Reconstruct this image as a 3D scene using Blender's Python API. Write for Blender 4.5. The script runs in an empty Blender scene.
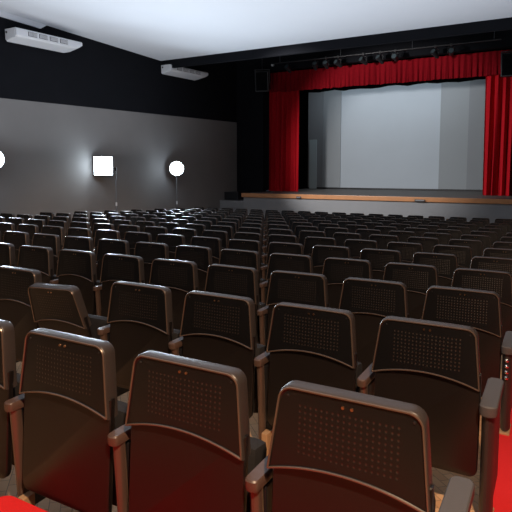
import bpy, bmesh, math, random
from mathutils import Vector, Matrix
random.seed(7)
sc = bpy.context.scene
COL = sc.collection
PI = math.pi

# ------------------------------------------------------------------ camera
CAM = Vector((0.477, -1.387, 1.475)); FPX = 540.4; CY = 220.1; PITCH = 0.0905; YAW = 0.5062
cd = bpy.data.cameras.new('camera'); cam = bpy.data.objects.new('camera', cd); COL.objects.link(cam)
cam.location = CAM
cam.rotation_euler = (PI/2 - PITCH, 0, YAW)
cd.sensor_width = 36; cd.sensor_fit = 'HORIZONTAL'; cd.lens = 36*FPX/512
cd.shift_y = -(256-CY)/512; cd.clip_start = .05; cd.clip_end = 200
sc.camera = cam

# ------------------------------------------------------------------ world, lights, exposure
w = bpy.data.worlds.new('world'); sc.world = w; w.use_nodes = True
bgn = w.node_tree.nodes['Background']; bgn.inputs[0].default_value = (.5, .6, .8, 1); bgn.inputs[1].default_value = .02
vs = sc.view_settings
vs.view_transform = 'Standard'; vs.look = 'None'; vs.gamma = 1; vs.use_curve_mapping = False; vs.exposure = 0.0

def aim(o, target):
    o.rotation_euler = (Vector(target)-o.location).to_track_quat('-Z', 'Y').to_euler()
def area(name, loc, target, size, energy, color, size_y=None, spread=None):
    l = bpy.data.lights.new(name, 'AREA'); l.energy = energy; l.color = color; l.size = size
    if size_y: l.shape = 'RECTANGLE'; l.size_y = size_y
    if spread: l.spread = spread
    o = bpy.data.objects.new(name, l); COL.objects.link(o); o.location = loc; aim(o, target); return o
def spot(name, loc, target, energy, color, angle, blend=.5, radius=.1):
    l = bpy.data.lights.new(name, 'SPOT'); l.energy = energy; l.color = color
    l.spot_size = math.radians(angle); l.spot_blend = blend; l.shadow_soft_size = radius
    o = bpy.data.objects.new(name, l); COL.objects.link(o); o.location = loc; aim(o, target); return o

COOL = (.72, .86, 1.0); WARM = (1.0, .68, .44)
# added unseen area light facing up, brightens the white ceiling
area('ceiling_fill', (-4.8, 4.9, 1.9), (-4.8, 4.91, 5.1), 11, 520, (.86, .92, 1.0), 15.0)
spot('added_stage_fill', (-7.6, 9.5, 4.0), (-4.9, 18, 2.2), 2500, (1.0, .97, .95), 56, .5, .2)  # added unseen spot under the ceiling, brightens curtains and stage front
# warm lamp behind the camera, right
spot('rear_lamp', (1.05, -1.5, 3.5), (-0.9, .9, .3), 800, WARM, 105, .6, .06)
spot('rear_fill', (.9, -2.6, 3.6), (-8.6, 7.2, .3), 1800, WARM, 17, .8, .1)  # added unseen narrow warm fill on the far left seats
# added unseen area light above the stage, brightens the screen
area('screen_fill', (-5.8, 20.5, 5.3), (-5.8, 22.1, 2.0), 6.5, 42, (.82, .92, 1.0), .6)

# ------------------------------------------------------------------ materials
def mat(name, color, rough=.5, metal=0, emit=None, strength=0, spec=.5, noise=None, bump=None, sheen=0):
    m = bpy.data.materials.new(name); m.use_nodes = True; nt = m.node_tree; b = nt.nodes['Principled BSDF']
    b.inputs['Base Color'].default_value = (*color, 1); b.inputs['Roughness'].default_value = rough
    b.inputs['Metallic'].default_value = metal; b.inputs['Specular IOR Level'].default_value = spec
    if sheen: b.inputs['Sheen Weight'].default_value = sheen
    if emit: b.inputs['Emission Color'].default_value = (*emit, 1); b.inputs['Emission Strength'].default_value = strength
    tc = nt.nodes.new('ShaderNodeTexCoord')
    if noise:
        sc_, amt = noise
        n = nt.nodes.new('ShaderNodeTexNoise'); n.inputs['Scale'].default_value = sc_; n.inputs['Detail'].default_value = 4
        nt.links.new(tc.outputs['Object'], n.inputs['Vector'])
        r = nt.nodes.new('ShaderNodeMapRange'); r.inputs['To Min'].default_value = 1-amt; r.inputs['To Max'].default_value = 1+amt
        nt.links.new(n.outputs['Fac'], r.inputs['Value'])
        mx = nt.nodes.new('ShaderNodeVectorMath'); mx.operation = 'SCALE'; mx.inputs[0].default_value = color
        nt.links.new(r.outputs[0], mx.inputs['Scale']); nt.links.new(mx.outputs[0], b.inputs['Base Color'])
    if bump:
        sc_, st = bump
        n = nt.nodes.new('ShaderNodeTexNoise'); n.inputs['Scale'].default_value = sc_; n.inputs['Detail'].default_value = 3
        nt.links.new(tc.outputs['Object'], n.inputs['Vector'])
        bp_ = nt.nodes.new('ShaderNodeBump'); bp_.inputs['Strength'].default_value = st; bp_.inputs['Distance'].default_value = .002
        nt.links.new(n.outputs['Fac'], bp_.inputs['Height']); nt.links.new(bp_.outputs[0], b.inputs['Normal'])
    return m

M = {}
M['ceiling'] = mat('white_ceiling_paint', (.72, .75, .80), .9, noise=(.6, .03))
M['grey_wall'] = mat('grey_wall_paint', (.185, .176, .172), .85, noise=(1.2, .10), bump=(60, .2))
M['black_wall'] = mat('black_wall_paint', (.0085, .0090, .0115), .9, spec=.08, noise=(2, .2))
M['dark_wall'] = mat('dark_rear_paint', (.05, .045, .045), .8, noise=(2, .2))
M['black_cloth'] = mat('black_cloth', (.005, .005, .006), .95, spec=.08, noise=(5, .3))
M['stage_grey'] = mat('stage_front_paint', (.20, .205, .215), .7, noise=(2, .08))
M['stage_floor'] = mat('stage_boards', (.13, .12, .112), .6, noise=(3, .2))
M['wood'] = mat('varnished_wood', (.42, .19, .08), .4, noise=(4, .25))
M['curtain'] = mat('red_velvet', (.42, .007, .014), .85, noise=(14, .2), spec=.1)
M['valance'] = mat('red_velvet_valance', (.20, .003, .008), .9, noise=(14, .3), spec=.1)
M['carpet'] = mat('red_carpet', (.75, .012, .014), .95, noise=(160, .15), bump=(300, .6))
M['plastic'] = mat('black_seat_plastic', (.0055, .0055, .0062), .33, spec=.36, noise=(9, .15), bump=(420, .25))
M['panel'] = mat('black_seat_panel', (.0085, .0065, .006), .38, spec=.4, noise=(6, .15), bump=(300, .2))
M['cushion'] = mat('dark_seat_upholstery', (.008, .007, .0075), .8, bump=(200, .6))
M['arm'] = mat('brown_arm_plastic', (.085, .052, .040), .38, noise=(14, .15), bump=(300, .25))
M['post'] = mat('bronze_post_paint', (.11, .072, .056), .28, metal=.25, noise=(10, .15))
M['end'] = mat('charcoal_end_panel', (.032, .026, .025), .45, bump=(200, .3))
M['pad'] = mat('grey_arm_pad', (.075, .072, .074), .6, bump=(200, .3))
M['body'] = mat('brown_black_seat_shell', (.036, .029, .026), .38, noise=(9, .15), bump=(420, .25))
M['rim_glint'] = mat('bronze_edge_glint', (.15, .108, .085), .25, metal=.5)  # lighter bronze puts the seat-back edge highlight into the colour
M['chrome'] = mat('chrome', (.8, .8, .82), .12, metal=1)
M['stud'] = mat('dark_brass_stud', (.35, .22, .13), .35, metal=1)
M['foot'] = mat('tan_foot_paint', (.42, .26, .14), .5)
M['ac_white'] = mat('white_appliance_plastic', (.72, .73, .76), .45)
M['ac_grille'] = mat('grey_grille', (.07, .068, .07), .5)
M['black_metal'] = mat('black_metal', (.012, .012, .014), .45)
M['grey_metal'] = mat('grey_metal', (.25, .26, .28), .4, metal=.6)
M['lens'] = mat('lamp_glass', (.06, .08, .09), .1)
M['flash'] = mat('lit_flash_face', (1, 1, 1), .5, emit=(.78, .93, 1.0), strength=14)
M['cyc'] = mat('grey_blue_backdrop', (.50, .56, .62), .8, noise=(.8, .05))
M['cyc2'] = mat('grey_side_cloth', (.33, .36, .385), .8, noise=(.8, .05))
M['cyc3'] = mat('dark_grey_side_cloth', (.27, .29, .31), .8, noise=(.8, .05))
M['pale'] = mat('pale_blue_board', (.50, .60, .64), .7)

# perforated seat-back plastic: a regular field of small holes, in the object's own coordinates
def perforated():
    m = M['plastic'].copy(); m.name = 'perforated_seat_plastic'; nt = m.node_tree; N = nt.nodes; L = nt.links
    b = N['Principled BSDF']; tc = N.new('ShaderNodeTexCoord'); sp = N.new('ShaderNodeSeparateXYZ'); L.new(tc.outputs['Object'], sp.inputs[0])
    def mth(op, a, bb=None, c=None):
        n = N.new('ShaderNodeMath'); n.operation = op
        for i, v in enumerate((a, bb, c)):
            if v is None: continue
            if isinstance(v, (int, float)): n.inputs[i].default_value = v
            else: L.new(v, n.inputs[i])
        return n.outputs[0]
    S = .0168
    def cell(v):
        f = mth('FRACT', mth('DIVIDE', mth('ADD', v, 10*S), S)); return mth('MULTIPLY', mth('SUBTRACT', f, .5), 1.0)
    cx = cell(sp.outputs[0]); cz = cell(sp.outputs[2])
    d = mth('SQRT', mth('ADD', mth('MULTIPLY', cx, cx), mth('MULTIPLY', mth('MULTIPLY', cz, cz), .8)))
    hole = mth('SUBTRACT', 1.0, mth('SMOOTH_MIN', mth('DIVIDE', d, .26), 1.0, .1))
    inx = mth('LESS_THAN', mth('ABSOLUTE', sp.outputs[0]), .0168*9)
    inz = mth('LESS_THAN', mth('ABSOLUTE', mth('SUBTRACT', sp.outputs[2], .730)), .0168*4.5)
    iny = mth('LESS_THAN', sp.outputs[1], .05)
    mask = mth('MULTIPLY', mth('MULTIPLY', inx, inz), iny)
    h = mth('MULTIPLY', hole, mask)
    bp_ = N.new('ShaderNodeBump'); bp_.invert = True; bp_.inputs['Strength'].default_value = .5; bp_.inputs['Distance'].default_value = .003
    mixc = N.new('ShaderNodeMix'); mixc.data_type = 'RGBA'; mixc.inputs[6].default_value = (.0055, .0055, .0062, 1); mixc.inputs[7].default_value = (.038, .028, .023, 1)
    L.new(mth('MULTIPLY', h, 1.4), mixc.inputs[0]); L.new(mixc.outputs[2], b.inputs['Base Color'])
    L.new(h, bp_.inputs['Height']); L.new(bp_.outputs[0], b.inputs['Normal'])
    return m
M['perf'] = perforated()

def floor_mat():
    m = bpy.data.materials.new('pale_parquet_floor'); m.use_nodes = True; nt = m.node_tree; N = nt.nodes; L = nt.links; b = N['Principled BSDF']
    tc = N.new('ShaderNodeTexCoord'); mp = N.new('ShaderNodeMapping'); mp.inputs['Rotation'].default_value = (0, 0, .785)
    br = N.new('ShaderNodeTexBrick'); br.inputs['Scale'].default_value = 5; br.inputs['Color1'].default_value = (.55, .30, .14, 1)
    br.inputs['Color2'].default_value = (.68, .42, .22, 1); br.inputs['Mortar'].default_value = (.2, .11, .06, 1); br.inputs['Mortar Size'].default_value = .008
    L.new(tc.outputs['Object'], mp.inputs[0]); L.new(mp.outputs[0], br.inputs['Vector']); L.new(br.outputs['Color'], b.inputs['Base Color'])
    b.inputs['Roughness'].default_value = .45
    return m
M['floor'] = floor_mat()

# ------------------------------------------------------------------ helpers
def obj(name, bm, m, parent=None, smooth=False):
    me = bpy.data.meshes.new(name); bmesh.ops.recalc_face_normals(bm, faces=bm.faces); bm.to_mesh(me); bm.free()
    if isinstance(m, (list, tuple)):
        for k in m: me.materials.append(k)
    else: me.materials.append(m)
    if smooth:
        for p in me.polygons: p.use_smooth = True
        try: me.set_sharp_from_angle(angle=math.radians(38))
        except Exception: pass
    o = bpy.data.objects.new(name, me); COL.objects.link(o)
    if parent: o.parent = parent
    return o
def box(bm, lo, hi, bev=0, mtx=None):
    r = bmesh.ops.create_cube(bm, size=1); vs_ = r['verts']
    c = [(a+b)/2 for a, b in zip(lo, hi)]; s = [abs(b-a) for a, b in zip(lo, hi)]
    for v in vs_: v.co = Vector((v.co.x*s[0]+c[0], v.co.y*s[1]+c[1], v.co.z*s[2]+c[2]))
    if bev:
        ed = list({e for v in vs_ for e in v.link_edges})
        rb = bmesh.ops.bevel(bm, geom=ed, offset=bev, segments=2, profile=.6, affect='EDGES')
        vs_ = list({v for f in rb['faces'] for v in f.verts} | {v for v in vs_ if v.is_valid})
    if mtx: bmesh.ops.transform(bm, matrix=mtx, verts=[v for v in vs_ if v.is_valid])
def boxbm(lo, hi, bev=0):
    bm = bmesh.new(); box(bm, lo, hi, bev); return bm
def tube(bm, a, b, r0, r1=None, n=12):
    a = Vector(a); b = Vector(b); r1 = r0 if r1 is None else r1
    q = (b-a).to_track_quat('Z', 'Y').to_matrix().to_4x4(); L = (b-a).length
    bmesh.ops.create_cone(bm, cap_ends=True, segments=n, radius1=r0, radius2=r1, depth=L, matrix=Matrix.Translation((a+b)/2) @ q)
def thing(name, label, cat, loc=(0, 0, 0), rot=(0, 0, 0), group=None):
    o = bpy.data.objects.new(name, None); COL.objects.link(o); o.location = loc; o.rotation_euler = rot; o.empty_display_size = .1
    o['label'] = label; o['category'] = cat
    if group: o['group'] = group
    return o
def tag(o, label, cat, group=None):
    o['label'] = label; o['category'] = cat
    if group: o['group'] = group
    return o
def struct(name, bm, m):
    o = obj(name, bm, m); o['kind'] = 'structure'; return o
def ring_loft(rings, cap0=True, cap1=True, closed=True):
    bm = bmesh.new(); R = [[bm.verts.new(p) for p in r] for r in rings]; n = len(rings[0])
    for a, b in zip(R, R[1:]):
        for i in range(n if closed else n-1):
            j = (i+1) % n; bm.faces.new((a[i], a[j], b[j], b[i]))
    if cap0: bm.faces.new(R[0][::-1])
    if cap1: bm.faces.new(R[-1])
    return bm

# ------------------------------------------------------------------ the room
XL, XR, YB, YP = -11.0, 1.25, -3.2, 17.7          # side walls, rear wall, proscenium wall
def fz(Y):                                        # the raked floor falls towards the stage
    return -.052*Y + .0006*Y*Y if Y > -1e9 else 0
STZ = .655
bm = bmesh.new()
ys = [YB+(23.0-YB)*i/40 for i in range(41)]
top = [[bm.verts.new((x, y, fz(y))) for x in (XL-.2, XR+.2)] for y in ys]
bot = [[bm.verts.new((x, y, fz(y)-.2)) for x in (XL-.2, XR+.2)] for y in ys]
for i in range(40):
    bm.faces.new((top[i][0], top[i][1], top[i+1][1], top[i+1][0])); bm.faces.new((bot[i][0], bot[i+1][0], bot[i+1][1], bot[i][1]))
    bm.faces.new((top[i][0], top[i+1][0], bot[i+1][0], bot[i][0])); bm.faces.new((top[i][1], bot[i][1], bot[i+1][1], top[i+1][1]))
bm.faces.new((top[0][0], bot[0][0], bot[0][1], top[0][1])); bm.faces.new((top[40][0], top[40][1], bot[40][1], bot[40][0]))
struct('floor', bm, M['floor'])

def slab(pts, ext):                               # polygon extruded by a vector
    bm = bmesh.new(); v = [bm.verts.new(p) for p in pts]; f = bm.faces.new(v)
    r = bmesh.ops.extrude_face_region(bm, geom=[f])
    bmesh.ops.translate(bm, vec=ext, verts=[e for e in r['geom'] if isinstance(e, bmesh.types.BMVert)])
    return bm
CS = .020
def cz(Y): return 5.06 + CS*(12.9-Y)              # ceiling height: it comes down a little towards the stage
GT = lambda Y: 3.18 + (Y-6.95)*.0243              # top of the grey part of the side wall
struct('wall_left', slab([(XL, YB, -1.6), (XL, YP, -1.6), (XL, YP, GT(YP)), (XL, YB, GT(YB))], (-.2, 0, 0)), M['grey_wall'])
struct('wall_left_upper', slab([(XL, YB, GT(YB)), (XL, YP, GT(YP)), (XL, YP, 7.0), (XL, YB, 7.0)], (-.2, 0, 0)), M['black_wall'])
struct('trim_1', slab([(XL+.001, YB, cz(YB)), (XL+.001, 8.35, cz(8.35)), (XL+.001, 8.15, cz(8.15)-.13), (XL+.001, YB, cz(YB)-.13)], (.05, 0, 0)), M['ceiling'])
struct('wall_right', slab([(XR, YB, -1.6), (XR, YP, -1.6), (XR, YP, 7.0), (XR, YB, 7.0)], (.2, 0, 0)), M['dark_wall'])
struct('wall_rear', boxbm((XL-.8, YB-.2, -.3), (XR+.2, YB, 6.0)), M['dark_wall'])
struct('ceiling', slab([(XL, YB, cz(YB)), (XR, YB, cz(YB)), (XR, 12.9, cz(12.9)), (XL, 12.9, cz(12.9))], (0, 0, .15)), M['ceiling'])
struct('ceiling_fascia', boxbm((XL, 12.9, 4.80), (XR, 13.0, 7.0)), M['black_wall'])
struct('ceiling_stage', boxbm((XL, 13.0, 6.9), (XR, YP+.4, 7.0)), M['black_wall'])
# proscenium wall with its opening
struct('wall_proscenium_left', boxbm((XL-.2, YP, -1.2), (-9.78, YP+.25, 7.0)), M['black_wall'])
struct('wall_proscenium_right', boxbm((-.75, YP, STZ+.001), (XR, YP+.25, 7.0)), M['black_wall'])
struct('wall_proscenium_header', boxbm((-9.78, YP, 5.38), (-.75, YP+.25, 7.0)), M['black_wall'])
# stage house
struct('wall_stage_back', boxbm((XL-.2, 22.6, -1.2), (XR+.2, 22.8, 7.0)), M['black_cloth'])
struct('wall_stage_left', boxbm((-10.6, YP+.25, STZ+.001), (-10.4, 22.6, 7.0)), M['black_cloth'])
struct('wall_stage_right', boxbm((-.6, YP+.25, STZ+.001), (-.4, 22.6, 7.0)), M['black_cloth'])
struct('ceiling_stage_house', boxbm((-10.6, YP+.25, 6.9), (-.4, 22.6, 7.0)), M['black_cloth'])

st = thing('stage', 'raised stage with grey front and varnished wooden edge at the far end', 'stage', (-5.0, 16, fz(16)))
zb = fz(16)
def local(bmx, org): bmesh.ops.translate(bmx, vec=-Vector(org), verts=bmx.verts); return bmx
obj('stage_front', local(boxbm((-9.72, 16.04, -1.0), (XR-.01, 16.14, STZ-.12)), (-5, 16, zb)), M['stage_grey'], st)
obj('stage_floor', local(boxbm((-9.76, 16.09, STZ-.11), (XR-.01, 22.55, STZ)), (-5, 16, zb)), M['stage_floor'], st)
obj('stage_side', local(boxbm((-9.74, 16.10, -1.0), (-9.64, YP-.01, STZ-.12)), (-5, 16, zb)), M['stage_grey'], st)
obj('wooden_edge', local(boxbm((-9.78, 15.98, STZ-.145), (XR-.01, 16.085, STZ+.004), .012), (-5, 16, zb)), M['wood'], st)

sp_ = thing('stage_steps', 'low grey steps between the left wall and the stage corner', 'steps', (-10.4, 16.6, fz(16.6)))
for k, (y0, y1, z1) in enumerate([(15.55, 15.95, -.25), (15.95, 16.35, .05), (16.35, YP-.02, .34)]):
    obj('step', local(boxbm((XL+.02, y0, fz(y0)-.1), (-9.80, y1, z1), .01), (-10.4, 16.6, fz(16.6))), M['stage_grey'], sp_)
tag(obj('stage_box', boxbm((XL+.02, 16.7, .345), (-10.35, YP-.03, .66), .01), M['black_metal']), 'black box on the grey steps beside the left stage corner', 'box')

# cloths -----------------------------------------------------------------
def pleats(x0, x1, zt, zb_, Y, folds, amp, mname, seed, name, thick=.012, wavy=0, rows=14, flare=.0):
    rnd = random.Random(seed); n = folds*8; bm = bmesh.new(); G = []
    ph = [rnd.uniform(-.5, .5) for _ in range(folds+2)]; am = [rnd.uniform(.5, 1.2) for _ in range(folds+2)]
    wv = [rnd.uniform(-1, 1) for _ in range(folds+2)]
    for side in (0, 1):
        g = []
        for j in range(rows+1):
            t = j/rows; row = []
            for i in range(n+1):
                u = i/n*folds; k = int(u); fr = u-k
                a = am[k]*(1-fr)+am[k+1]*fr; p = ph[k]*(1-fr)+ph[k+1]*fr
                y = Y + amp*a*math.sin(2*PI*u + p*(.6+t)) * (.55+.45*t) + amp*.4*math.sin(2*PI*u*2.3+p*3)*t
                x = x0+(x1-x0)*i/n + .25*amp*math.sin(2*PI*u*1.0+1.3+p)*t
                if flare: x += flare*(t**2)*(i/n-.5)*2
                zbb = zb_ + wavy*(wv[k]*(1-fr)+wv[k+1]*fr)
                row.append(bm.verts.new((x, y+side*thick, zt+(zbb-zt)*t)))
            g.append(row)
        G.append(g)
    a, b = G
    for j in range(rows):
        for i in range(n):
            bm.faces.new((a[j][i], a[j][i+1], a[j+1][i+1], a[j+1][i])); bm.faces.new((b[j][i], b[j+1][i], b[j+1][i+1], b[j][i+1]))
    for j in range(rows):
        bm.faces.new((a[j][0], a[j+1][0], b[j+1][0], b[j][0])); bm.faces.new((a[j][n], b[j][n], b[j+1][n], a[j+1][n]))
    for i in range(n):
        bm.faces.new((a[0][i], b[0][i], b[0][i+1], a[0][i+1])); bm.faces.new((a[rows][i], a[rows][i+1], b[rows][i+1], b[rows][i]))
    return obj(name, bm, M[mname], smooth=True)
tag(pleats(-9.78, -8.46, 4.75, STZ+.012, 18.24, 6, .15, 'curtain', 3, 'stage_curtain'), 'gathered red stage curtain hanging at the left of the screen', 'curtain')
tag(pleats(-1.72, -.80, 4.75, STZ+.012, 18.24, 4, .15, 'curtain', 5, 'stage_curtain'), 'gathered red stage curtain hanging at the right of the screen', 'curtain')
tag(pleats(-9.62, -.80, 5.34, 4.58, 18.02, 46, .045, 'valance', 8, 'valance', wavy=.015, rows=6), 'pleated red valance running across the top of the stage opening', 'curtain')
tag(pleats(-10.35, -.65, 6.0, 4.80, 20.2, 26, .02, 'black_cloth', 9, 'border_cloth', wavy=.035, rows=4), 'black border cloth with ragged lower edge above the screen', 'curtain')

scr = thing('projection_screen', 'large pale grey-blue screen at the back of the stage', 'screen', (-5.9, 22.1, STZ))
obj('screen_cloth', local(boxbm((-9.72, 22.1, STZ+.07), (-2.06, 22.14, 5.3)), (-5.9, 22.1, STZ)), M['cyc'], scr)
obj('bottom_batten', local(boxbm((-9.74, 22.06, STZ+.001), (-2.04, 22.15, STZ+.07), .01), (-5.9, 22.1, STZ)), M['black_metal'], scr)
def flat(x0, x1, Y, m, label, name='side_cloth', zt=5.3):
    bm = boxbm((x0, Y, STZ+.075), (x1, Y+.02, zt)); return tag(obj(name, bm, m), label, 'cloth')
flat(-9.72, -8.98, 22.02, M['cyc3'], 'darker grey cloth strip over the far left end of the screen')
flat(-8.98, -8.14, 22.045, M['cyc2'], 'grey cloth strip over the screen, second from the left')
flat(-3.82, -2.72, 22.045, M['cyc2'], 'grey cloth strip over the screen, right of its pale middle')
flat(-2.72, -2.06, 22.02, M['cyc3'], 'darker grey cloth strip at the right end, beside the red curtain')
tag(obj('leaning_board', boxbm((-9.62, 21.93, STZ+.01), (-9.25, 21.96, 2.92), .005), M['pale']), 'tall pale blue board standing in front of the screen at lower left', 'board')

# footlight sockets on the stage edge
for x, wd in ((-7.42, .09), (-3.25, .16)):
    org = Vector((-5, 16, zb)); c_ = Vector((x, 15.975, STZ-.10))-org
    sb = obj('socket_box', boxbm(c_+Vector((-wd, -.035, -.035)), c_+Vector((wd, 0, .03)), .006), M['black_metal'], st)
    obj('socket_cover', boxbm(c_+Vector((-wd*.8, -.045, -.02)), c_+Vector((wd*.8, -.0345, .015)), .003), M['grey_metal'], sb)

# lighting batten with spotlights
tb = thing('lighting_batten', 'black pipe batten carrying the spotlights above the valance', 'pipe', (-5.2, 17.2, 5.52))
bm = bmesh.new(); tube(bm, (-3.95, 0, 0), (4.0, 0, 0), .028); obj('pipe', bm, M['black_metal'], tb, True)
for x in (-3.6, -1.2, 1.3, 3.8):
    bm = bmesh.new(); tube(bm, (x, 0, .02), (x, 0, 1.37), .006, n=6); obj('hanger_cable', bm, M['grey_metal'], tb)
def spotlight(x, rot, tilt, lb, s=1.0):
    t = thing('stage_spotlight', lb, 'spotlight', (x, 17.2, 5.52), group='spotlights on the batten')
    bm = bmesh.new(); tube(bm, (0, 0, -.035), (0, 0, -.10), .012, n=8); box(bm, (-.03, -.04, -.04), (.03, .04, .04), .006); obj('clamp', bm, M['black_metal'], t)
    bm = bmesh.new()
    for s_ in (-1, 1): box(bm, (s_*.105-.005, -.015, -.27*s), (s_*.105+.005, .015, -.095))
    box(bm, (-.11, -.015, -.105), (.11, .015, -.095)); obj('yoke', bm, M['black_metal'], t)
    R = Matrix.Translation((0, 0, -.24*s)) @ Matrix.Rotation(rot, 4, 'Z') @ Matrix.Rotation(tilt, 4, 'X')
    bm = bmesh.new(); tube(bm, (0, .14, 0), (0, -.09, 0), .07*s, .095*s, 14); tube(bm, (0, -.09, 0), (0, -.13, 0), .098*s, .10*s, 14); tube(bm, (0, .19, 0), (0, .14, 0), .04*s, .07*s, 14)
    bmesh.ops.transform(bm, matrix=R, verts=bm.verts); b = obj('lamp_body', bm, M['black_metal'], t, True)
    bm = bmesh.new(); tube(bm, (0, -.131, 0), (0, -.136, 0), .08*s, n=14); bmesh.ops.transform(bm, matrix=R, verts=bm.verts); obj('lens', bm, M['lens'], b)
    return t
ordn = ['first', 'second', 'third', 'fourth', 'fifth', 'sixth', 'seventh', 'eighth', 'ninth', 'tenth', 'eleventh', 'twelfth', 'thirteenth', 'fourteenth', 'fifteenth', 'sixteenth', 'seventeenth', 'eighteenth', 'nineteenth', 'twentieth']
SX = [-8.46, -7.37, -6.95, -6.49, -5.57, -4.98, -4.46, -3.16, -2.66]
for i, x in enumerate(SX):
    spotlight(x, random.uniform(-.6, .6), random.uniform(-.7, -.2)+PI*0, 'small black stage spotlight above the valance, %s of the nine from the left' % ordn[i])
# cluster at the left end: a loudspeaker with two lamps by it
t = thing('loudspeaker', 'black loudspeaker hung beside the left end of the red valance', 'loudspeaker', (-9.60, 17.3, 4.95), (0.15, 0, .35))
obj('cabinet', boxbm((-.26, -.2, -.42), (.26, .2, .35), .03), M['black_metal'], t)
obj('speaker_grille', boxbm((-.22, -.215, -.38), (.22, -.201, .31), .006), M['black_cloth'], t)
bm = bmesh.new(); box(bm, (-.29, -.02, -.1), (-.27, .02, .4)); box(bm, (.27, -.02, -.1), (.29, .02, .4)); box(bm, (-.29, -.02, .39), (.29, .02, .41)); tube(bm, (0, 0, .41), (-.02, .28, 1.97), .02); obj('bracket', bm, M['black_metal'], t)
t = thing('loudspeaker', 'black loudspeaker hung at the right edge over the right curtain', 'loudspeaker', (-.86, 17.35, 4.75), (0.1, 0, -.1))
obj('cabinet', boxbm((-.30, -.22, -.36), (.30, .22, .36), .03), M['black_metal'], t)
obj('speaker_grille', boxbm((-.26, -.235, -.32), (.26, -.221, .32), .006), M['black_cloth'], t)
bm = bmesh.new(); box(bm, (-.34, -.02, -.1), (-.31, .02, .4)); box(bm, (.31, -.02, -.1), (.34, .02, .4)); box(bm, (-.34, -.02, .39), (.34, .02, .42)); tube(bm, (0, 0, .41), (0, 0, 2.1), .02); obj('bracket', bm, M['black_metal'], t)

# ceiling-hung air conditioners ----------------------------------------------
def aircon(y0, y1, zt, lb):
    L = y1-y0; t = thing('air_conditioner', lb, 'air conditioner', (-10.6, y0, zt), (.03, 0, 0), group='air conditioners under the ceiling edge')
    # cross section x,z: deep at the wall, slim towards the room; far end tapers
    def ringp(y, k):
        return [(-.38, y, -.02), (.02, y, -.02), (.05, y, -.05), (.05, y, -.17*k-.02), (.01, y, -.22*k), (-.34, y, -.30*k), (-.38, y, -.27*k)]
    rings = [[(x*.93, y, z) for x, y, z in ringp(0, .93)], ringp(.04, 1), ringp(L-.30, 1), [(x*.95+.0, y, z) for x, y, z in ringp(L-.1, .82)], [(x*.85, y, z) for x, y, z in ringp(L, .55)]]
    obj('body', ring_loft(rings), M['ac_white'], t)
    for g in range(4):
        ya = .32+g*(L-.75)/4; yb = ya+(L-.75)/4-.07
        b = boxbm((.046, ya, -.165), (.062, yb, -.065), .004); gr = obj('air_grille', b, M['ac_grille'], t)
        bm = bmesh.new(); n = 7
        for i in range(n):
            yy = ya+.02+(yb-ya-.04)*i/(n-1); box(bm, (.06, yy-.008, -.158), (.068, yy+.008, -.072))
        obj('louvre', bm, M['ac_white'], gr)
    bm = bmesh.new()
    for yy in (.35, L-.5): box(bm, (-.398, yy-.03, -.28), (-.37, yy+.03, .08), .004)
    obj('wall_bracket', bm, M['black_metal'], t)
    obj('end_cap', boxbm((-.34, -.012, -.24), (0, .0, -.05), .004), M['ac_white'], t)
    bm = bmesh.new(); tube(bm, (-.28, -.013, -.1), (-.28, -.03, -.1), .025); obj('pipe_socket', bm, M['ac_grille'], t)
    return t
aircon(7.12, 9.12, 4.80, 'long white air conditioner under the ceiling at the upper left corner')
aircon(12.85, 15.0, 4.93, 'long white air conditioner near the ceiling corner, nearer the stage')

for (x, y, z, r, lb) in ((-7.15, 7.7, cz(7.7), .07, 'small round smoke detector on the white ceiling'),):
    t = thing('smoke_detector', lb, 'smoke detector', (x, y, z))
    bm = bmesh.new(); tube(bm, (0, 0, 0), (0, 0, -.03), r, r*.85, 16); obj('base', bm, M['ac_white'], t, True)
    bm = bmesh.new(); tube(bm, (0, 0, -.03), (0, 0, -.05), r*.5, r*.4, 16); obj('sensor', bm, M['ac_grille'], t, True)
t = thing('ceiling_lamp', 'tiny pale dome lamp on the black header left of the stage', 'lamp', (-9.35, YP-.001, 5.58))
bm = bmesh.new(); tube(bm, (0, 0, 0), (0, -.04, 0), .07); obj('base', bm, M['grey_metal'], t)
bm = bmesh.new(); bmesh.ops.create_uvsphere(bm, u_segments=12, v_segments=8, radius=.055, matrix=Matrix.Translation((0, -.05, 0))); obj('dome', bm, M['ac_white'], t, True)

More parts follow.
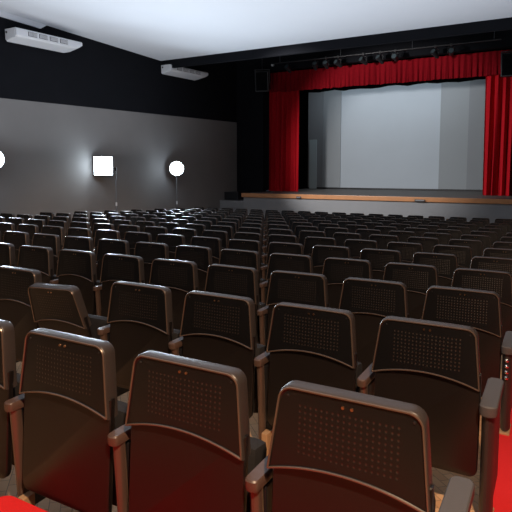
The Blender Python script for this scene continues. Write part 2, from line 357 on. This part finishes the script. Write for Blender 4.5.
# studio flashes along the left wall -----------------------------------------
def flash(kind, x, y, z, lb, power):
    zf = fz(y)
    t = thing('studio_flash', lb, 'lamp', (x, y, zf), group='flash lamps along the left wall')
    d = Vector((CAM.x+.6-x, CAM.y+2.0-y, 0)).normalized(); ang = math.atan2(d.x, -d.y)     # aimed back along the seats
    if kind == 'square': ang -= .38
    H = z-zf
    off = Vector((-.20, -.24, 0)) if kind == 'square' else Vector((0, 0, 0))
    R = Matrix.Translation(Vector((0, 0, H))+off) @ Matrix.Rotation(ang, 4, 'Z')
    bm = bmesh.new(); tube(bm, (0, 0, .45), (0, 0, H-.12), .012, n=8); obj('stand_pole', bm, M['grey_metal'], t)
    bm = bmesh.new()
    tube(bm, (0, 0, .95), (0, 0, 1.05), .024, n=8); obj('collar', bm, M['ac_white'], t)
    for k in range(3):
        a = k*2*PI/3+.5; bm = bmesh.new(); tube(bm, (0, 0, .5), (.27*math.cos(a), .27*math.sin(a), .012), .009, n=6); obj('leg', bm, M['black_metal'], t)
    if kind == 'square':
        rings = []
        for s, yy in ((.10, .16), (.27, -.06), (.27, -.10)):
            rings.append([(-s, yy, -s), (s, yy, -s), (s, yy, s), (-s, yy, s)])
        bm = ring_loft(rings, True, True); bmesh.ops.transform(bm, matrix=R, verts=bm.verts); b = obj('softbox', bm, M['black_metal'], t)
        bm = boxbm((-.255, -.112, -.255), (.255, -.101, .255), .002); bmesh.ops.transform(bm, matrix=R, verts=bm.verts); obj('lit_face', bm, M['flash'], b)
        bm = boxbm((-.07, .16, -.08), (.07, .42, .08), .02); bmesh.ops.transform(bm, matrix=R, verts=bm.verts); obj('lamp_body', bm, M['black_metal'], t)
    else:
        bm = bmesh.new(); tube(bm, (0, .10, 0), (0, -.08, 0), .08, .235, 24); bmesh.ops.transform(bm, matrix=R, verts=bm.verts); b = obj('reflector', bm, M['black_metal'], t, True)
        bm = bmesh.new(); tube(bm, (0, -.081, 0), (0, -.092, 0), .23, n=24); bmesh.ops.transform(bm, matrix=R, verts=bm.verts); obj('lit_face', bm, M['flash'], b)
        bm = bmesh.new(); tube(bm, (0, .34, 0), (0, .10, 0), .07, n=16); bmesh.ops.transform(bm, matrix=R, verts=bm.verts); obj('lamp_body', bm, M['black_metal'], t, True)
    bm = bmesh.new(); tube(bm, (0, 0, H-.14), (0, 0, H-.05), .03, n=8)
    if kind == 'square': tube(bm, (0, 0, H-.07), (off.x, off.y, H-.02), .018, n=8); obj('tilt_joint', bm, M['black_metal'], t)
    f = R @ Vector((0, -.2, 0)); g = Vector((x, y, zf))+f
    tgt = g + Vector((3.2, -1.6, .3))
    area('flash_light', g, tgt, .4, power, COOL, spread=2.3)
    l = bpy.data.lights.new('flash_spill', 'POINT'); l.energy = 15; l.color = COOL; l.shadow_soft_size = .12
    lo = bpy.data.objects.new('flash_spill', l); COL.objects.link(lo); lo.location = Vector((x, y, zf))+R @ Vector((0, -.42, 0))
flash('round', -10.62, 6.42, 1.74, 'round lit flash head cut by the left edge of the picture', 60)
flash('square', -10.52, 10.2, 1.62, 'square lit flash box on a thin stand, middle of three by the wall', 110)
flash('round', -10.62, 13.16, 1.56, 'round lit flash head nearest the stage by the grey wall', 110)

# red carpet runners -----------------------------------------------------------
def runner(x0, x1, y0, y1, name, lb, r=.05):
    bm = bmesh.new(); n = 24; pts = []
    P_ = []
    for cx, cy, a0 in ((x1-r, y0+r, -PI/2), (x1-r, y1-r, 0), (x0+r, y1-r, PI/2), (x0+r, y0+r, PI)):
        for k in range(6):
            a = a0+PI/2*k/5; P_.append((cx+r*math.cos(a), cy+r*math.sin(a)))
    # subdivide long sides along y so it follows the rake
    out = []
    for i, (a, b) in enumerate(P_):
        a2, b2 = P_[(i+1) % len(P_)]; m_ = max(1, int(abs(b2-b)/1.0))
        for k in range(m_): out.append((a+(a2-a)*k/m_, b+(b2-b)*k/m_))
    lo = [bm.verts.new((a, b, fz(b)-.0)) for a, b in out]; hi = [bm.verts.new((a, b, fz(b)+.005)) for a, b in out]
    n = len(out)
    for i in range(n): bm.faces.new((lo[i], lo[(i+1) % n], hi[(i+1) % n], hi[i]))
    f = bm.faces.new(hi); g = bm.faces.new(lo[::-1])
    bmesh.ops.triangulate(bm, faces=[f, g])
    return tag(obj(name, bm, M['carpet']), lb, 'carpet')
runner(.235, 1.22, -.05, 15.6, 'carpet_runner', 'bright red carpet running down the aisle at the right', .02)
bm = bmesh.new(); P_ = [(.21, -.95), (.21, -.055)]+[(-1.42+.05-.05*math.sin(PI/2*k/6), -.105+.05*math.cos(PI/2*k/6)) for k in range(7)]+[(-1.42, -.95)]
lo = [(x, y, .052) for x, y in P_]; mid = [(x, y, .170) for x, y in P_]; hi = [(x+(.006 if x < -1 else -.006), y-.008, .180) for x, y in P_]
tag(obj('carpeted_step', ring_loft([lo, mid, hi]), M['carpet']), 'red carpeted step at the bottom left, behind the nearest row of seats', 'step')

# ------------------------------------------------------------------ theatre seats
SP, RP = .56, 1.0545
TOP = .85; LEAN = -math.tan(math.radians(4))
def yl(z): return (TOP-z)*LEAN                     # the back leans: lower is further forward
SHELL_EDGE = []
def shell_bm():
    m = 28; ztop, zarc, r = TOP, .584, .036
    cols = []
    for j in range(m+1):
        u = -math.cos(PI*j/m)                      # denser near the sides
        au = abs(u); wt = .209; wb = .240
        d = (au-1+r/wt)/(r/wt)
        zt = ztop+.004*(1-u*u) - (r*(1-math.sqrt(max(0, 1-d*d))) if d > 0 else 0)
        zb_ = zarc + .044*(1-u*u)
        xt = u*wt; xb = u*wb
        # where the corner drops, slide outwards with the trapezoid side
        xt = u*(wt+(wb-wt)*(ztop-zt)/(ztop-zarc))
        cols.append((u, xt, zt, xb, zb_))
    outline = [(xt, zt) for u, xt, zt, xb, zb_ in cols]+[(xb, zb_) for u, xt, zt, xb, zb_ in reversed(cols)]
    zc = .72
    def ring(ins, y, zs=0):
        out = []
        for x, z in outline:
            x2 = (x-.006*(ztop-z)/.28-.003)*(1-ins/.225); z2 = zc+(z-zc)*(1-ins/.12)
            out.append((x2, y+yl(z2)-.010*(1-(x2/.24)**2), z2))
        return out
    rings = [ring(.012, .062), ring(.003, .058), ring(0, .048), ring(0, .008), ring(.002, .003), ring(.006, .0), ring(.009, .001), ring(.011, .004)]
    SHELL_EDGE[:] = [[Vector(p) for p in ring(.005, .001)]]
    bm = bmesh.new(); R = [[bm.verts.new(p) for p in r_] for r_ in rings]; n = len(outline)
    for q_, (a, b) in enumerate(zip(R, R[1:])):
        for i in range(n): bm.faces.new((a[i], a[(i+1) % n], b[(i+1) % n], b[i])).material_index = 1 if q_ < 4 else 0
    for rr in (R[0], R[-1]):
        for j in range(m):
            q = [rr[j], rr[j+1], rr[n-2-j], rr[n-1-j]]
            if len(set(q)) == 4: bm.faces.new(q)
    return bm
def rim_glint_bm():  # thin tube along the shell rim, stands for its edge highlight
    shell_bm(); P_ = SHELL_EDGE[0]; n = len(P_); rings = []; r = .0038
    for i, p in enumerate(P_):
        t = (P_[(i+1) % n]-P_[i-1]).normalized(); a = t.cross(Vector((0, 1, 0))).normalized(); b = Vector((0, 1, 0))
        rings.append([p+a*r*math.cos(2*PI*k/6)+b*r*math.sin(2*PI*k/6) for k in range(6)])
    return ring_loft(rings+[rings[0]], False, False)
def lower_bm():
    hw, zt, zb_, r = .232, .655, .205, .035
    pts = [(-hw, zt), (hw, zt)]
    pts += [(hw-r+r*math.cos(a), zb_+r-r*math.sin(a)) for a in [PI/2*k/5 for k in range(6)]]
    pts += [(-hw+r-r*math.sin(a), zb_+r-r*math.cos(a)) for a in [PI/2*k/5 for k in range(6)]]
    def ring(ins, y): return [(x*(1-ins/.22), y+yl(z)-.006*(1-(x/.24)**2), (.46+(z-.46)*(1-ins/.18))) for x, z in pts]
    return ring_loft([ring(.004, .040), ring(0, .034), ring(0, .016), ring(.004, .012)])
def seat_bm():
    bm = boxbm((-.212, 0, -.19), (.212, .10, .19), .035)
    bmesh.ops.transform(bm, matrix=Matrix.Translation((0, .085, .375)) @ Matrix.Rotation(math.radians(-6), 4, 'X'), verts=bm.verts); return bm
def arm_bm(x, wdt, L=.34, z=.552, th=.036, y0=-.052):
    h = wdt/2; pts = [(-h*math.cos(PI*k/8), h*.75*(1-math.sin(PI*k/8))) for k in range(9)]
    pts += [(h, L-.02), (h-.012, L), (-h+.012, L), (-h, L-.02)]
    def ring(s, zz, e=0): return [(x+a*s, y0+.17+(b-.17)*(1-(1-s)*.25)-e*(b < .05), zz) for a, b in pts]
    return ring_loft([ring(.95, z-th), ring(1, z-th*.8), ring(1, z-.005), ring(.88, z)])
def post_bm(x, hw, depth=.052, y0=-.034, z1=.52, lean=.03, n=12):
    rings = []
    for k in range(6):
        t = k/5; z = z1*(1-t)
        f = 1+.25*max(0, t-.8)*5
        rings.append([(x+hw*math.cos(2*PI*i/n+PI/n), y0+depth/2*f+lean*t+depth/2*f*math.sin(2*PI*i/n+PI/n), z) for i in range(n)])
    return ring_loft(rings)
def studs(pos, r, depth=.004):
    bm = bmesh.new()
    for x, z in pos:
        y = yl(z)-.010*(1-(x/.24)**2)+.004
        tube(bm, (x, y+.002, z), (x, y-depth, z), r, r*.8, 10)
    return bm
def fix_bm(x, z):
    return studs([(x, z)], .0045)
def copy_tree(o, parent=None):
    c = o.copy(); COL.objects.link(c); c.parent = parent
    for ch in kids[o.name]: 
        c2 = ch.copy(); COL.objects.link(c2); c2.parent = c
        for g in kids.get(ch.name, []):
            g2 = g.copy(); COL.objects.link(g2); g2.parent = c2
    return c
kids = {}
def make_seat(end):
    t = thing('theatre_seat', 'x', 'seat')
    ks = []
    sh = obj('backrest', shell_bm(), [M['perf'], M['body']], t, True); ks.append(sh)
    s0 = obj('edge_glint', rim_glint_bm(), M['rim_glint'], sh, True)
    s1 = obj('number_stud', studs([(-.012, .822), (.014, .822)], .0055), M['stud'], sh)
    s2 = obj('corner_screw', fix_bm(-.182, .822), M['black_metal'], sh); s3 = obj('corner_screw', fix_bm(.182, .822), M['black_metal'], sh)
    ks.append(obj('lower_back_panel', lower_bm(), M['panel'], t, True))
    ks.append(obj('seat_cushion', seat_bm(), M['cushion'], t, True))
    ks.append(obj('armrest', arm_bm(-SP/2-.006, .047), M['arm'], t, True))
    ks.append(obj('side_plate', boxbm((-SP/2-.012, .02, .07), (-SP/2+.012, .29, .50), .006), M['black_metal'], t))
    p = obj('arm_post', post_bm(-SP/2-.006, .019), M['post'], t, True); ks.append(p)
    f = obj('foot', boxbm((-SP/2+.010, -.028, 0), (-SP/2+.046, .03, .15), .006), M['foot'], p)
    kids[t.name] = ks; kids[sh.name] = [s0, s1, s2, s3]; kids[p.name] = [f]
    if end:
        a = obj('armrest', arm_bm(SP/2-.010, .070, .37, .555, .045, -.09), M['pad'], t, True)
        q = obj('end_panel', post_bm(SP/2-.012, .028, .13, -.07, .512, .03, 16), M['end'], t, True)
        kids[t.name] += [a, q, obj('side_plate', boxbm((SP/2-.012, .06, .07), (SP/2+.012, .29, .50), .006), M['black_metal'], t)]
        g = obj('foot', boxbm((SP/2-.04, -.06, 0), (SP/2+.018, .10, .02), .006), M['foot'], q); kids[q.name] = [g]
    return t
proto = make_seat(False); proto_end = make_seat(True)

def project(x, y, z):
    d = Vector((x, y, z))-CAM; c, s = math.cos(YAW), math.sin(YAW)
    r = d.x*c+d.y*s; f0 = -d.x*s+d.y*c; f = f0*math.cos(PITCH)-d.z*math.sin(PITCH)
    return (256+FPX*r/f, f) if f > .1 else (-1e9, f)
NROW = 14; used = set(); cnt = 0
used_first = {False: True, True: True}
rowname = ['nearest row'] + [ordn[i]+' row from the camera' for i in range(1, 12)] + ['last row but one before the stage', 'last row, next to the stage']
special = {(0, 0): 'big black seat at bottom centre right, its back nearest the camera',
 (0, 1): 'black seat in nearest row, left of the bottom centre, full back in view',
 (0, 2): 'black seat in nearest row at lower left, between two bronze arm posts',
 (0, 3): 'black seat in nearest row, cut by the left edge of the picture',
 (1, 0): 'black seat beside the red aisle, in the second row, with grey-topped end arm',
 (1, 1): 'black perforated seat, second from the red aisle in the second row',
 (1, 4): 'black seat whose back leans far backwards, second row at left',
 (2, 0): 'black aisle seat in the third row, chrome studs on its end panel'}
for r in range(NROW):
    Y = r*RP if r < 13 else 13.80
    sh = 0 if r < 13 else -.09
    z = fz(Y)
    vis = []
    for c in range(0, 19):
        X = -c*SP+sh
        px, f = project(X, Y, z+.7)
        if X-.28 < XL+.25: continue
        hw = FPX*.3/max(f, .2)
        if px < -hw-FPX*.45/max(f, .3) or px > 512+hw+FPX*.45/max(f, .3): continue
        vis.append((c, X, px, hw))
    # number the seats of the row that the photograph shows, from its right edge
    k = 0
    for c, X, px, hw in vis:
        end = (c == 0)
        P0 = proto_end if end else proto
        if used_first[end]: o = P0; used_first[end] = False; first = True
        else: o = copy_tree(P0)
        o.location = (X, Y, z)
        o.rotation_euler = (0, 0, 0 if r < 2 else random.uniform(-.015, .015))
        inview = -hw*.8 < px < 512+hw*.8
        if inview: k += 1
        if (r, c) in special: lab = special[(r, c)]
        elif inview: lab = 'black folding seat, %s, %s from the picture\'s right edge' % (rowname[r], ordn[k-1])
        elif px < 256: lab = 'black folding seat, %s, just beyond the picture\'s left edge' % rowname[r]
        else: lab = 'black folding seat, %s, %s beyond the picture\'s right edge' % (rowname[r], ordn[c])
        o['label'] = lab; o['category'] = 'seat'; o['group'] = 'black theatre seats in rows facing the stage'
        cnt += 1
        if (r, c) == (1, 4):                        # the broken back that leans far backwards
            for ch in o.children:
                if ch.name.startswith(('backrest', 'lower_back')):
                    Pv = Matrix.Translation((0, .08, .30)) @ Matrix.Rotation(math.radians(17), 4, 'X') @ Matrix.Rotation(math.radians(-3), 4, 'Y') @ Matrix.Translation((0, -.08, -.30))
                    ch.matrix_local = Pv
        if (r, c) == (2, 0):
            for kk in range(4):
                bm = bmesh.new(); bmesh.ops.create_uvsphere(bm, u_segments=10, v_segments=8, radius=.013)
                s = obj('chrome_stud', bm, M['chrome'], o, True); zz = .47-.036*kk
                s.location = (SP/2-.012, -.074+.03*(1-zz/.512), zz); s['label'] = 'chrome stud on the end panel'
print('seats', cnt)
